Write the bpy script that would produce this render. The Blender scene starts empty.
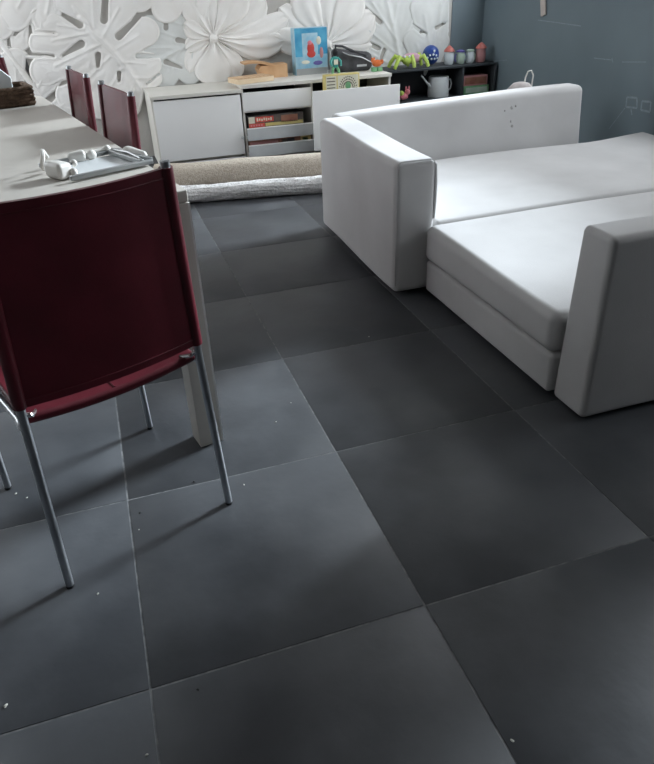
import bpy, bmesh, math, random
import numpy as np
from mathutils import Vector, Matrix
random.seed(7)
scene = bpy.context.scene
col = scene.collection

# ------------------------------------------------------------------ camera
W_PX, H_PX, F_PX = 654, 764, 669.5
CAM = Vector((0.112, -0.901, 1.204))
_rx, _roll, _rz = math.radians(58.614), math.radians(-2.31), math.radians(-17.338)
CROT = Matrix.Rotation(_rz, 3, 'Z') @ Matrix.Rotation(_rx, 3, 'X') @ Matrix.Rotation(_roll, 3, 'Z')
cam_data = bpy.data.cameras.new('camera')
cam = bpy.data.objects.new('camera', cam_data)
col.objects.link(cam)
cam.matrix_world = Matrix.Translation(CAM) @ CROT.to_4x4()
cam_data.sensor_fit = 'VERTICAL'
cam_data.sensor_height = 36.0
cam_data.lens = 36.0 * F_PX / H_PX
cam_data.clip_start = 0.02
scene.camera = cam

def ray(u, v):
    return CROT @ Vector(((u - 327) / F_PX, -(v - 382) / F_PX, -1))
def on_z(u, v, z=0.0):
    d = ray(u, v); return CAM + d * ((z - CAM.z) / d.z)
def on_y(u, v, y):
    d = ray(u, v); return CAM + d * ((y - CAM.y) / d.y)
def on_x(u, v, x):
    d = ray(u, v); return CAM + d * ((x - CAM.x) / d.x)

# ------------------------------------------------------------------ room numbers
XL, XR, YF, YB, ZC = -2.3, 3.42, -5.4, 4.82, 2.6     # left, right, front (behind camera), back, ceiling
WZ0, WZ1 = 1.02, 2.46                                   # right wall windows: sill and head
WINS = [(-0.50, 0.62), (1.50, 4.55)]                    # right wall windows: y ranges; unseen pier added between to darken the floor
LY0, LY1, LZ0, LZ1 = 2.40, 4.70, 0.60, 2.48             # left wall window

# ------------------------------------------------------------------ sky, exposure
world = bpy.data.worlds.new('overcast_sky')
scene.world = world
world.use_nodes = True
bg = world.node_tree.nodes['Background']
bg.inputs['Color'].default_value = (0.90, 0.95, 1.0, 1)
bg.inputs['Strength'].default_value = 7.0
def portal(x, y0, y1, z0, z1, face):
    pl = bpy.data.lights.new('window_portal', 'AREA')
    pl.shape = 'RECTANGLE'; pl.size = z1 - z0; pl.size_y = y1 - y0
    pl.cycles.is_portal = True
    po = bpy.data.objects.new('window_portal', pl)
    po.location = (x, (y0 + y1) / 2, (z0 + z1) / 2)
    po.rotation_euler = (0, math.radians(90 * face), 0)
    col.objects.link(po)
for (a, b) in WINS: portal(XR + 0.13, a, b, WZ0, WZ1, 1)
portal(XL - 0.10, LY0, LY1, LZ0, LZ1, -1)
sun = bpy.data.lights.new('hazy_sun', 'SUN')
sun.energy = 11.0; sun.angle = math.radians(12); sun.color = (0.82, 0.92, 1.0)
so = bpy.data.objects.new('hazy_sun', sun)
SUN_AZ, SUN_EL = math.radians(21), math.radians(23)
so.rotation_euler = Vector((math.cos(SUN_EL) * math.cos(SUN_AZ), math.cos(SUN_EL) * math.sin(SUN_AZ), math.sin(SUN_EL))).to_track_quat('Z', 'Y').to_euler()
so.location = (8, 4, 5)
col.objects.link(so)
scene.view_settings.view_transform = 'Standard'
scene.view_settings.look = 'None'
scene.view_settings.gamma = 1.0
scene.view_settings.use_curve_mapping = False
scene.view_settings.exposure = 0.0

# ------------------------------------------------------------------ materials
def mat(name, c1, c2=None, rough=0.6, metal=0.0, scale=8.0, detail=4.0, bump=0.0, bscale=None,
        lo=0.35, hi=0.65, rnd=0.0, stretch=None, spec=0.5, sheen=0.0, rough2=None):
    m = bpy.data.materials.new(name); m.use_nodes = True
    nt = m.node_tree; N = nt.nodes; L = nt.links
    b = N['Principled BSDF']
    b.inputs['Roughness'].default_value = rough
    b.inputs['Metallic'].default_value = metal
    b.inputs['Specular IOR Level'].default_value = spec
    if sheen: b.inputs['Sheen Weight'].default_value = sheen
    c2 = c2 or tuple(min(1, x * 1.12) for x in c1)
    tc = N.new('ShaderNodeTexCoord'); mp = N.new('ShaderNodeMapping')
    L.new(tc.outputs['Object'], mp.inputs['Vector'])
    if stretch: mp.inputs['Scale'].default_value = stretch
    oi = N.new('ShaderNodeObjectInfo')
    n = N.new('ShaderNodeTexNoise'); n.inputs['Scale'].default_value = scale; n.inputs['Detail'].default_value = detail
    if rnd:
        va = N.new('ShaderNodeVectorMath'); va.operation = 'ADD'
        cx = N.new('ShaderNodeCombineXYZ'); mm = N.new('ShaderNodeMath'); mm.operation = 'MULTIPLY'; mm.inputs[1].default_value = 37.0
        L.new(oi.outputs['Random'], mm.inputs[0])
        for k in range(3): L.new(mm.outputs[0], cx.inputs[k])
        L.new(mp.outputs[0], va.inputs[0]); L.new(cx.outputs[0], va.inputs[1])
        vec = va.outputs[0]
    else:
        vec = mp.outputs[0]
    L.new(vec, n.inputs['Vector'])
    r = N.new('ShaderNodeValToRGB')
    r.color_ramp.elements[0].position = lo; r.color_ramp.elements[0].color = (*c1, 1)
    r.color_ramp.elements[1].position = hi; r.color_ramp.elements[1].color = (*c2, 1)
    L.new(n.outputs['Fac'], r.inputs['Fac'])
    out = r.outputs['Color']
    if rnd:
        hs = N.new('ShaderNodeHueSaturation')
        mr = N.new('ShaderNodeMapRange'); mr.inputs['To Min'].default_value = 1 - rnd; mr.inputs['To Max'].default_value = 1 + rnd
        L.new(oi.outputs['Random'], mr.inputs['Value']); L.new(mr.outputs[0], hs.inputs['Value'])
        L.new(out, hs.inputs['Color']); out = hs.outputs['Color']
    L.new(out, b.inputs['Base Color'])
    if rough2 is not None:
        mr2 = N.new('ShaderNodeMapRange'); mr2.inputs['To Min'].default_value = rough; mr2.inputs['To Max'].default_value = rough2
        L.new(n.outputs['Fac'], mr2.inputs['Value']); L.new(mr2.outputs[0], b.inputs['Roughness'])
    if bump:
        n2 = N.new('ShaderNodeTexNoise'); n2.inputs['Scale'].default_value = bscale or scale * 4; n2.inputs['Detail'].default_value = 5
        L.new(vec, n2.inputs['Vector'])
        bp = N.new('ShaderNodeBump'); bp.inputs['Strength'].default_value = bump; bp.inputs['Distance'].default_value = 0.01
        L.new(n2.outputs['Fac'], bp.inputs['Height']); L.new(bp.outputs['Normal'], b.inputs['Normal'])
    return m

M = {}
M['slate'] = mat('slate_tile', (0.034, 0.037, 0.042), (0.070, 0.074, 0.081), rough=0.42, rough2=0.56, scale=3.2, detail=9, bump=0.10, bscale=20, rnd=0.04, lo=0.36, hi=0.66)
M['grout'] = mat('pale_grout', (0.085, 0.09, 0.095), (0.19, 0.19, 0.19), rough=0.9, scale=30, bump=0.2)
M['white_wall'] = mat('white_wall_paint', (0.58, 0.57, 0.55), (0.62, 0.61, 0.59), rough=0.9, scale=2, bump=0.05, bscale=80)
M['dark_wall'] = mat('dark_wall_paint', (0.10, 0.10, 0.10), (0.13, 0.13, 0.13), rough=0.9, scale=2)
M['relief'] = mat('white_plaster_leaf', (0.82, 0.79, 0.75), (0.87, 0.85, 0.82), rough=0.75, scale=5, bump=0.06, bscale=60)
M['relief_grey'] = mat('grey_plaster_leaf', (0.66, 0.67, 0.65), (0.74, 0.75, 0.73), rough=0.75, scale=5, bump=0.06, bscale=60)
M['mural_back'] = mat('grey_mural_ground', (0.46, 0.44, 0.41), (0.55, 0.53, 0.50), rough=0.85, scale=3, bump=0.05, bscale=60)
M['chalk_wall'] = mat('blackboard_paint', (0.125, 0.165, 0.190), (0.160, 0.205, 0.230), rough=0.55, scale=1.6, detail=8, bump=0.03, bscale=90, lo=0.3, hi=0.72)
M['chalk'] = mat('chalk', (0.22, 0.27, 0.30), (0.30, 0.35, 0.38), rough=1, scale=60)
M['ceiling'] = mat('ceiling_paint', (0.62, 0.61, 0.60), rough=0.95, scale=2)
M['frame_white'] = mat('white_window_frame', (0.8, 0.8, 0.8), rough=0.4, scale=4)
M['terrace'] = mat('terrace_stone', (0.30, 0.29, 0.27), (0.38, 0.37, 0.35), rough=0.9, scale=4)
M['fabric'] = mat('off_white_fabric', (0.47, 0.463, 0.46), (0.54, 0.533, 0.53), rough=0.95, scale=3.0, detail=6, bump=0.10, bscale=260, sheen=0.15, spec=0.2)
M['stain'] = mat('grey_stain', (0.28, 0.27, 0.26), (0.5, 0.49, 0.48), rough=0.95, scale=40)
M['sofa_foot'] = mat('dark_plastic', (0.03, 0.03, 0.03), rough=0.6)
M['leather'] = mat('oxblood_leather', (0.085, 0.006, 0.013), (0.125, 0.010, 0.020), rough=0.38, rough2=0.5, scale=9, detail=6, bump=0.04, bscale=220)
M['steel'] = mat('satin_steel', (0.42, 0.44, 0.46), (0.52, 0.54, 0.56), rough=0.34, metal=1.0, scale=20)
M['chrome'] = mat('chrome', (0.75, 0.76, 0.77), rough=0.12, metal=1.0)
M['rubber'] = mat('black_rubber', (0.015, 0.015, 0.016), rough=0.8)
M['table'] = mat('cream_laminate', (0.50, 0.47, 0.425), (0.55, 0.52, 0.475), rough=0.5, scale=2, detail=5)
M['table_edge'] = mat('white_edge_band', (0.72, 0.72, 0.70), rough=0.4)
M['cab_white'] = mat('white_lacquer', (0.86, 0.86, 0.85), (0.89, 0.89, 0.88), rough=0.42, scale=2)
M['cab_cream'] = mat('cream_board', (0.70, 0.68, 0.62), (0.75, 0.73, 0.68), rough=0.5, scale=3)
M['cab_grey'] = mat('grey_drawer_lip', (0.50, 0.52, 0.53), rough=0.35)
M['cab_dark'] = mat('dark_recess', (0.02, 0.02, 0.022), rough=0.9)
M['black_shelf'] = mat('charcoal_board', (0.030, 0.036, 0.042), (0.042, 0.05, 0.056), rough=0.6, scale=4)
M['beige_rug'] = mat('beige_carpet', (0.42, 0.36, 0.29), (0.56, 0.50, 0.42), rough=1, scale=60, detail=8, bump=0.8, bscale=120, lo=0.3, hi=0.7)
M['white_rug'] = mat('white_shag', (0.55, 0.54, 0.53), (0.78, 0.77, 0.76), rough=1, scale=70, detail=8, bump=1.0, bscale=90, lo=0.3, hi=0.6)
M['wood'] = mat('light_wood', (0.50, 0.30, 0.16), (0.66, 0.43, 0.25), rough=0.55, scale=6, stretch=(1, 8, 8), lo=0.3, hi=0.7)
M['wood_pale'] = mat('pale_wood', (0.72, 0.55, 0.36), (0.80, 0.64, 0.44), rough=0.55, scale=6, stretch=(1, 8, 8))
M['cardboard'] = mat('tan_card', (0.55, 0.32, 0.16), (0.64, 0.40, 0.22), rough=0.7, scale=10)
M['wicker'] = mat('brown_wicker', (0.075, 0.045, 0.026), (0.17, 0.11, 0.07), rough=0.8, scale=50, bump=0.6, bscale=120)
M['paper'] = mat('white_paper', (0.75, 0.82, 0.84), rough=0.8)
M['clamp_white'] = mat('ivory_plastic', (0.72, 0.70, 0.66), rough=0.4)
M['net_grey'] = mat('grey_metal', (0.34, 0.35, 0.35), rough=0.4, metal=0.6)
M['blue'] = mat('blue_print', (0.03, 0.25, 0.46), (0.10, 0.42, 0.62), rough=0.4, scale=9)
M['sky_blue'] = mat('pale_blue_print', (0.20, 0.44, 0.60), (0.42, 0.60, 0.68), rough=0.4, scale=12)
M['deep_blue'] = mat('deep_blue_plastic', (0.015, 0.05, 0.24), (0.03, 0.08, 0.32), rough=0.3)
M['red'] = mat('red_print', (0.55, 0.05, 0.04), (0.66, 0.12, 0.08), rough=0.4)
M['orange'] = mat('orange_plush', (0.62, 0.13, 0.03), (0.72, 0.2, 0.06), rough=0.9, scale=40, bump=0.4)
M['pink'] = mat('pink_plastic', (0.66, 0.14, 0.20), (0.74, 0.28, 0.30), rough=0.5)
M['mauve'] = mat('mauve_plush', (0.48, 0.28, 0.36), (0.55, 0.36, 0.42), rough=0.9, scale=40, bump=0.3)
M['lime'] = mat('lime_plastic', (0.42, 0.58, 0.08), (0.52, 0.66, 0.16), rough=0.45)
M['green'] = mat('green_print', (0.12, 0.34, 0.16), (0.22, 0.45, 0.22), rough=0.5, scale=12)
M['teal'] = mat('teal_plastic', (0.03, 0.28, 0.24), rough=0.4)
M['yellow'] = mat('yellow_print', (0.62, 0.50, 0.16), (0.72, 0.62, 0.26), rough=0.5)
M['cream'] = mat('cream_print', (0.66, 0.64, 0.52), (0.74, 0.72, 0.60), rough=0.5, scale=20)
M['dark_print'] = mat('dark_print', (0.035, 0.035, 0.045), (0.12, 0.09, 0.07), rough=0.4, scale=14)
M['brown_print'] = mat('brown_print', (0.26, 0.09, 0.06), (0.36, 0.17, 0.11), rough=0.5, scale=16)
M['bag_black'] = mat('black_nylon', (0.028, 0.028, 0.032), (0.07, 0.07, 0.075), rough=0.55, scale=12, bump=0.4, bscale=25)
M['pale_toy'] = mat('pale_toy_plastic', (0.60, 0.66, 0.70), (0.68, 0.73, 0.75), rough=0.4)
M['sage'] = mat('sage_toy_plastic', (0.40, 0.52, 0.42), (0.50, 0.60, 0.50), rough=0.4)
M['purple'] = mat('purple_toy_plastic', (0.12, 0.10, 0.34), rough=0.4)
M['brick_red'] = mat('brick_red_plastic', (0.42, 0.12, 0.10), rough=0.45)
M['rose'] = mat('rose_toy_plastic', (0.46, 0.22, 0.22), rough=0.45)
M['can_grey'] = mat('grey_enamel', (0.66, 0.69, 0.70), (0.72, 0.75, 0.76), rough=0.4)
M['bag_taupe'] = mat('taupe_canvas', (0.42, 0.38, 0.37), (0.5, 0.46, 0.45), rough=0.9, scale=30)
M['tag_beige'] = mat('beige_wood_tag', (0.50, 0.44, 0.40), rough=0.7)
M['crumb'] = mat('crumb', (0.45, 0.44, 0.40), (0.7, 0.68, 0.62), rough=0.9, scale=60)
M['crumb_dark'] = mat('crumb_dark', (0.012, 0.012, 0.012), rough=0.9)

g = bpy.data.materials.new('window_glass'); g.use_nodes = True
nt = g.node_tree; nt.nodes.remove(nt.nodes['Principled BSDF'])
tr = nt.nodes.new('ShaderNodeBsdfTransparent'); gl = nt.nodes.new('ShaderNodeBsdfGlossy'); gl.inputs['Roughness'].default_value = 0.02
mx = nt.nodes.new('ShaderNodeMixShader'); mx.inputs[0].default_value = 0.06
nt.links.new(tr.outputs[0], mx.inputs[1]); nt.links.new(gl.outputs[0], mx.inputs[2])
nt.links.new(mx.outputs[0], nt.nodes['Material Output'].inputs[0])
M['glass'] = g

# ------------------------------------------------------------------ mesh helpers
class MB:
    def __init__(s): s.v = []; s.f = []
    def add(s, vs, fs):
        o = len(s.v); s.v += [tuple(x) for x in vs]; s.f += [tuple(i + o for i in f) for f in fs]; return s
    def box(s, x0, x1, y0, y1, z0, z1, bev=0.0, seg=2):
        if bev: return s.rbox(x0, x1, y0, y1, z0, z1, bev, seg)
        vs = [(x, y, z) for z in (z0, z1) for y in (y0, y1) for x in (x0, x1)]
        return s.add(vs, [(0, 2, 3, 1), (4, 5, 7, 6), (0, 1, 5, 4), (2, 6, 7, 3), (0, 4, 6, 2), (1, 3, 7, 5)])
    def rbox(s, x0, x1, y0, y1, z0, z1, r, seg=3, flat=1, fn=None):
        c = ((x0 + x1) / 2, (y0 + y1) / 2, (z0 + z1) / 2); h = (abs(x1 - x0) / 2, abs(y1 - y0) / 2, abs(z1 - z0) / 2)
        r = min(r, min(h) * 0.999)
        ax = []
        for k in range(3):
            inn = h[k] - r
            arc = [r * math.tan(math.pi / 4 * i / seg) for i in range(1, seg + 1)]
            mid = [inn * (-1 + 2 * i / flat) for i in range(flat + 1)]
            ax.append([-inn - a for a in reversed(arc)] + mid + [inn + a for a in arc])
        idx = {}; vs = []; fs = []
        def vert(p):
            key = tuple(round(q, 6) for q in p)
            if key not in idx:
                q = [max(-(h[k] - r), min(h[k] - r, p[k])) for k in range(3)]
                d = Vector([p[k] - q[k] for k in range(3)])
                if d.length > 0: d = d.normalized() * r
                w = Vector([c[k] + q[k] + d[k] for k in range(3)])
                if fn: w = Vector(fn(w))
                idx[key] = len(vs); vs.append(w)
            return idx[key]
        for k in range(3):
            a, b = (k + 1) % 3, (k + 2) % 3
            for sg in (-1, 1):
                for i in range(len(ax[a]) - 1):
                    for j in range(len(ax[b]) - 1):
                        q = []
                        for (ii, jj) in ((i, j), (i + 1, j), (i + 1, j + 1), (i, j + 1)):
                            p = [0, 0, 0]; p[k] = sg * h[k]; p[a] = ax[a][ii]; p[b] = ax[b][jj]; q.append(vert(p))
                        fs.append(q if sg > 0 else q[::-1])
        return s.add(vs, fs)
    def tube(s, pts, r, n=10, cap=True):
        pts = [Vector(p) for p in pts]; rs = r if isinstance(r, (list, tuple)) else [r] * len(pts)
        vs = []; fs = []; prev = None
        for i, p in enumerate(pts):
            t = (pts[min(i + 1, len(pts) - 1)] - pts[max(i - 1, 0)]).normalized()
            if prev is None:
                a = Vector((0, 0, 1)) if abs(t.z) < 0.9 else Vector((1, 0, 0)); u = t.cross(a).normalized()
            else:
                u = (prev - t * prev.dot(t)).normalized()
            prev = u; w = t.cross(u)
            for k in range(n):
                an = 2 * math.pi * k / n; vs.append(p + (u * math.cos(an) + w * math.sin(an)) * rs[i])
        for i in range(len(pts) - 1):
            for k in range(n):
                fs.append((i * n + k, i * n + (k + 1) % n, (i + 1) * n + (k + 1) % n, (i + 1) * n + k))
        if cap:
            fs.append(tuple(range(n))[::-1]); fs.append(tuple((len(pts) - 1) * n + k for k in range(n)))
        return s.add(vs, fs)
    def lathe(s, prof, c=(0, 0, 0), n=20, sx=1, sy=1):
        vs = []; fs = []
        for (r, z) in prof:
            for k in range(n):
                a = 2 * math.pi * k / n; vs.append((c[0] + sx * r * math.cos(a), c[1] + sy * r * math.sin(a), c[2] + z))
        for i in range(len(prof) - 1):
            for k in range(n):
                fs.append((i * n + k, i * n + (k + 1) % n, (i + 1) * n + (k + 1) % n, (i + 1) * n + k))
        fs.append(tuple(range(n))[::-1]); fs.append(tuple((len(prof) - 1) * n + k for k in range(n)))
        return s.add(vs, fs)
    def ball(s, c, rx, ry=None, rz=None, n=14):
        ry = ry or rx; rz = rz or rx; m = n // 2
        vs = [(c[0], c[1], c[2] - rz)]; fs = []
        for i in range(1, m):
            th = math.pi * i / m - math.pi / 2
            for k in range(n):
                a = 2 * math.pi * k / n
                vs.append((c[0] + rx * math.cos(th) * math.cos(a), c[1] + ry * math.cos(th) * math.sin(a), c[2] + rz * math.sin(th)))
        vs.append((c[0], c[1], c[2] + rz)); top = len(vs) - 1
        for k in range(n):
            fs.append((0, 1 + (k + 1) % n, 1 + k))
            fs.append((top, 1 + (m - 2) * n + k, 1 + (m - 2) * n + (k + 1) % n))
        for i in range(m - 2):
            for k in range(n):
                fs.append((1 + i * n + k, 1 + i * n + (k + 1) % n, 1 + (i + 1) * n + (k + 1) % n, 1 + (i + 1) * n + k))
        return s.add(vs, fs)
    def prism(s, poly, axis, a0, a1):
        # poly: list of 2-D points, extruded along axis between a0 and a1
        def P(p, t):
            return {'x': (t, p[0], p[1]), 'y': (p[0], t, p[1]), 'z': (p[0], p[1], t)}[axis]
        n = len(poly)
        vs = [P(p, a0) for p in poly] + [P(p, a1) for p in poly]
        fs = [tuple(range(n)), tuple(range(n, 2 * n))[::-1]] + [(i, n + i, n + (i + 1) % n, (i + 1) % n) for i in range(n)]
        return s.add(vs, fs)
    def build(s, name, m, parent=None, smooth=True, loc=None, angle=40):
        me = bpy.data.meshes.new(name); me.from_pydata(s.v, [], s.f); me.update()
        bm = bmesh.new(); bm.from_mesh(me); bmesh.ops.recalc_face_normals(bm, faces=bm.faces)
        if smooth:
            for f in bm.faces: f.smooth = True
            for e in bm.edges:
                if len(e.link_faces) == 2 and e.calc_face_angle(0) > math.radians(angle): e.smooth = False
        bm.to_mesh(me); bm.free()
        me.materials.append(M[m])
        o = bpy.data.objects.new(name, me); col.objects.link(o)
        if parent: o.parent = parent
        if loc: o.location = loc
        return o

def tag(o, label, cat, group=None):
    o['label'] = label; o['category'] = cat
    if group: o['group'] = group
    return o
def thing(name, label, cat, loc=(0, 0, 0), rz=0.0, group=None):
    o = bpy.data.objects.new(name, None); col.objects.link(o)
    o.empty_display_size = 0.1
    o.location = loc; o.rotation_euler = (0, 0, rz)
    return tag(o, label, cat, group)
def structure(o):
    o['kind'] = 'structure'; return o
def copy_tree(o, parent=None):
    c = o.copy(); col.objects.link(c); c.parent = parent
    for ch in list(o.children): copy_tree(ch, c)
    return c
def wob(p, a, k=9.0, ph=0.0):
    return a * (math.sin(k * p[0] + 1.3 * ph + 2.1 * p[1] * k * 0.6) + math.sin(k * 1.3 * p[1] + 2.0 + ph) + math.sin(k * 1.7 * p[2] + 0.7 * k * p[0] + ph)) / 3

# ------------------------------------------------------------------ setting
floor = structure(MB().box(XL, XR, YF, YB, -0.08, -0.0012).build('floor', 'grout', smooth=False))
floor['label'] = 'floor of large dark slate tiles with thin pale joints'
T, GAP = 0.6, 0.0045
def tile_mesh(w, d):
    b = MB().box(-w / 2, w / 2, -d / 2, d / 2, -0.02, 0.0, bev=0.0012, seg=1)
    return b
cache = {}
ix0, ix1 = math.floor(XL / T), math.ceil(XR / T)
iy0, iy1 = math.floor(YF / T), math.ceil(YB / T)
for i in range(ix0, ix1):
    for j in range(iy0, iy1):
        x0, x1 = max(i * T, XL) + GAP / 2, min((i + 1) * T, XR) - GAP / 2
        y0, y1 = max(j * T, YF) + GAP / 2, min((j + 1) * T, YB) - GAP / 2
        if x1 - x0 < 0.02 or y1 - y0 < 0.02: continue
        key = (round(x1 - x0, 4), round(y1 - y0, 4))
        if key not in cache:
            cache[key] = tile_mesh(*key).build('tile', 'slate', floor)
            o = cache[key]
        else:
            o = cache[key].copy(); col.objects.link(o); o.parent = floor
        o.location = ((x0 + x1) / 2, (y0 + y1) / 2, random.uniform(-0.0004, 0.0004))

wall_back = structure(MB().box(XL - .12, XR + .12, YB, YB + 0.12, -0.08, ZC).build('wall_back', 'mural_back', smooth=False))
wall_back['label'] = 'back wall with large white relief of tropical leaves and flowers'
XM = 3.12                                                # where the relief mural stops
dp = MB().box(XM, XR, YB - 0.006, YB, 0, ZC).build('painted_strip', 'chalk_wall', wall_back, smooth=False)
wall_front = structure(MB().box(XL - .12, XR + .12, YF - 0.12, YF, -0.08, ZC).build('wall_front', 'dark_wall', smooth=False))
ceiling = structure(MB().box(XL - .12, XR + .12, YF - .12, YB + .12, ZC, ZC + 0.1).build('ceiling', 'ceiling', smooth=False))
def holed_wall(name, m, x0, x1, holes, z0, z1):
    b = MB(); y = YF
    for (a, c) in holes:
        b.box(x0, x1, y, a, -0.08, ZC)
        b.box(x0, x1, a, c, -0.08, z0).box(x0, x1, a, c, z1, ZC); y = c
    b.box(x0, x1, y, YB, -0.08, ZC)
    return structure(b.build(name, m, smooth=False))
wall_right = holed_wall('wall_right', 'chalk_wall', XR, XR + 0.16, WINS, WZ0, WZ1)
wall_right['label'] = 'blue-grey blackboard wall with faint chalk marks'
wall_left = holed_wall('wall_left', 'white_wall', XL - 0.12, XL, [(LY0, LY1)], LZ0, LZ1)
def make_window(name, fx0, fx1, y0, y1, z0, z1):
    win = MB()
    for (a, b, c, d) in ((y0, y1, z0, z0 + .05), (y0, y1, z1 - .05, z1), (y0, y0 + .05, z0 + .05, z1 - .05), (y1 - .05, y1, z0 + .05, z1 - .05)):
        win.box(fx0, fx1, a, b, c, d)
    w = structure(win.build(name, 'frame_white', smooth=False))
    ym = (y0 + y1) / 2
    MB().box(fx0, fx1, ym - .03, ym + .03, z0 + .05, z1 - .05).build('mullion', 'frame_white', w, smooth=False)
    MB().box(fx0 + .028, fx0 + .032, y0 + .05, ym - .03, z0 + .05, z1 - .05).build('pane', 'glass', w, smooth=False)
    MB().box(fx0 + .028, fx0 + .032, ym + .03, y1 - .05, z0 + .05, z1 - .05).build('pane', 'glass', w, smooth=False)
for k, (a, b) in enumerate(WINS): make_window('window_%d' % (k + 1), XR + .05, XR + .11, a, b, WZ0, WZ1)
make_window('window_3', XL - .09, XL - .03, LY0, LY1, LZ0, LZ1)
terrace = structure(MB().box(XR + .16, XR + 14, -12, 16, -0.3, -0.15).build('terrace', 'terrace', smooth=False))

# ------------------------------------------------------------------ relief mural (leaves and flowers on the back wall)
MURAL = []
def wpt(u, v):
    p = on_y(u, v, YB - 0.01); return Vector((p.x, p.z))
def lobe(mb, base, tip, wid, depth=0.03, lift=0.0, bend=0.0, neck=0.5, peak=0.62, ribs=0, nu=14, nv=10):
    """one lobe of relief, from base to tip in wall metres, standing proud of the wall towards -y"""
    d = tip - base; Ln = d.length; t = d / Ln; n = Vector((-t.y, t.x))
    vs = []; fs = []
    for i in range(nu + 1):
        u = i / nu
        cpt = base + d * u + n * (bend * Ln * math.sin(math.pi * u * 0.9))
        if u < peak: w = neck + (1 - neck) * (0.5 - 0.5 * math.cos(math.pi * u / peak))
        else: w = math.sqrt(max(0.0, 1 - ((u - peak) / (1 - peak)) ** 2))
        w = max(w, 0.02) * wid / 2
        for j in range(nv + 1):
            s = -1 + 2 * j / nv
            dome = 0.30 + 0.70 * (1 - abs(s) ** 2.2)
            rim = 0.30 * math.exp(-((abs(s) - 0.82) / 0.10) ** 2)
            vein = 0.34 * math.exp(-(s / 0.10) ** 2)
            rb = 0.07 * math.cos(s * math.pi * ribs) if ribs else 0
            hgt = lift + depth * (dome * 0.62 + rim + vein + rb) * (1 - 0.35 * u ** 3)
            p = cpt + n * (s * w)
            vs.append((p.x, YB - max(hgt, 0.002), p.y))
    m = nv + 1
    for i in range(nu):
        for j in range(nv):
            fs.append((i * m + j, (i + 1) * m + j, (i + 1) * m + j + 1, i * m + j + 1))
    # skirt down to the wall
    ring = [i * m for i in range(nu + 1)] + [nu * m + j for j in range(1, nv + 1)] + [i * m + nv for i in range(nu - 1, -1, -1)] + [j for j in range(nv - 1, 0, -1)]
    o = len(vs)
    for k in ring: vs.append((vs[k][0], YB + 0.002, vs[k][2]))
    R = len(ring)
    for k in range(R): fs.append((ring[k], o + k, o + (k + 1) % R, ring[(k + 1) % R]))
    mb.add(vs, fs)
def px_flower(cen, petals, mname='relief', depth=0.035, lift=0.0):
    c = wpt(*cen)
    f = MB().ball((c.x, YB - lift - depth * .7, c.y), 0.035, 0.03, 0.035).build('relief_flower', mname, wall_back)
    for k, (t, w, bend) in enumerate(petals):
        Tp = wpt(*t); wm = (wpt(t[0] + w / 2, t[1]) - wpt(t[0] - w / 2, t[1])).length
        mb = MB(); lobe(mb, c + (Tp - c) * 0.06, Tp, wm, depth, lift + 0.006 * (k % 3), bend, neck=0.22, peak=0.66, ribs=2)
        mb.build('petal', mname, f, angle=70)
    MURAL.append(f)
def cone_d(U, V, a, b, ra, rb):
    """distance to a tapered capsule, negative inside"""
    ax, ay = a; dx, dy = b[0] - ax, b[1] - ay; L2 = dx * dx + dy * dy + 1e-9
    t = np.clip(((U - ax) * dx + (V - ay) * dy) / L2, 0, 1)
    return np.hypot(U - ax - t * dx, V - ay - t * dy) - (ra + (rb - ra) * t)
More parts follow.
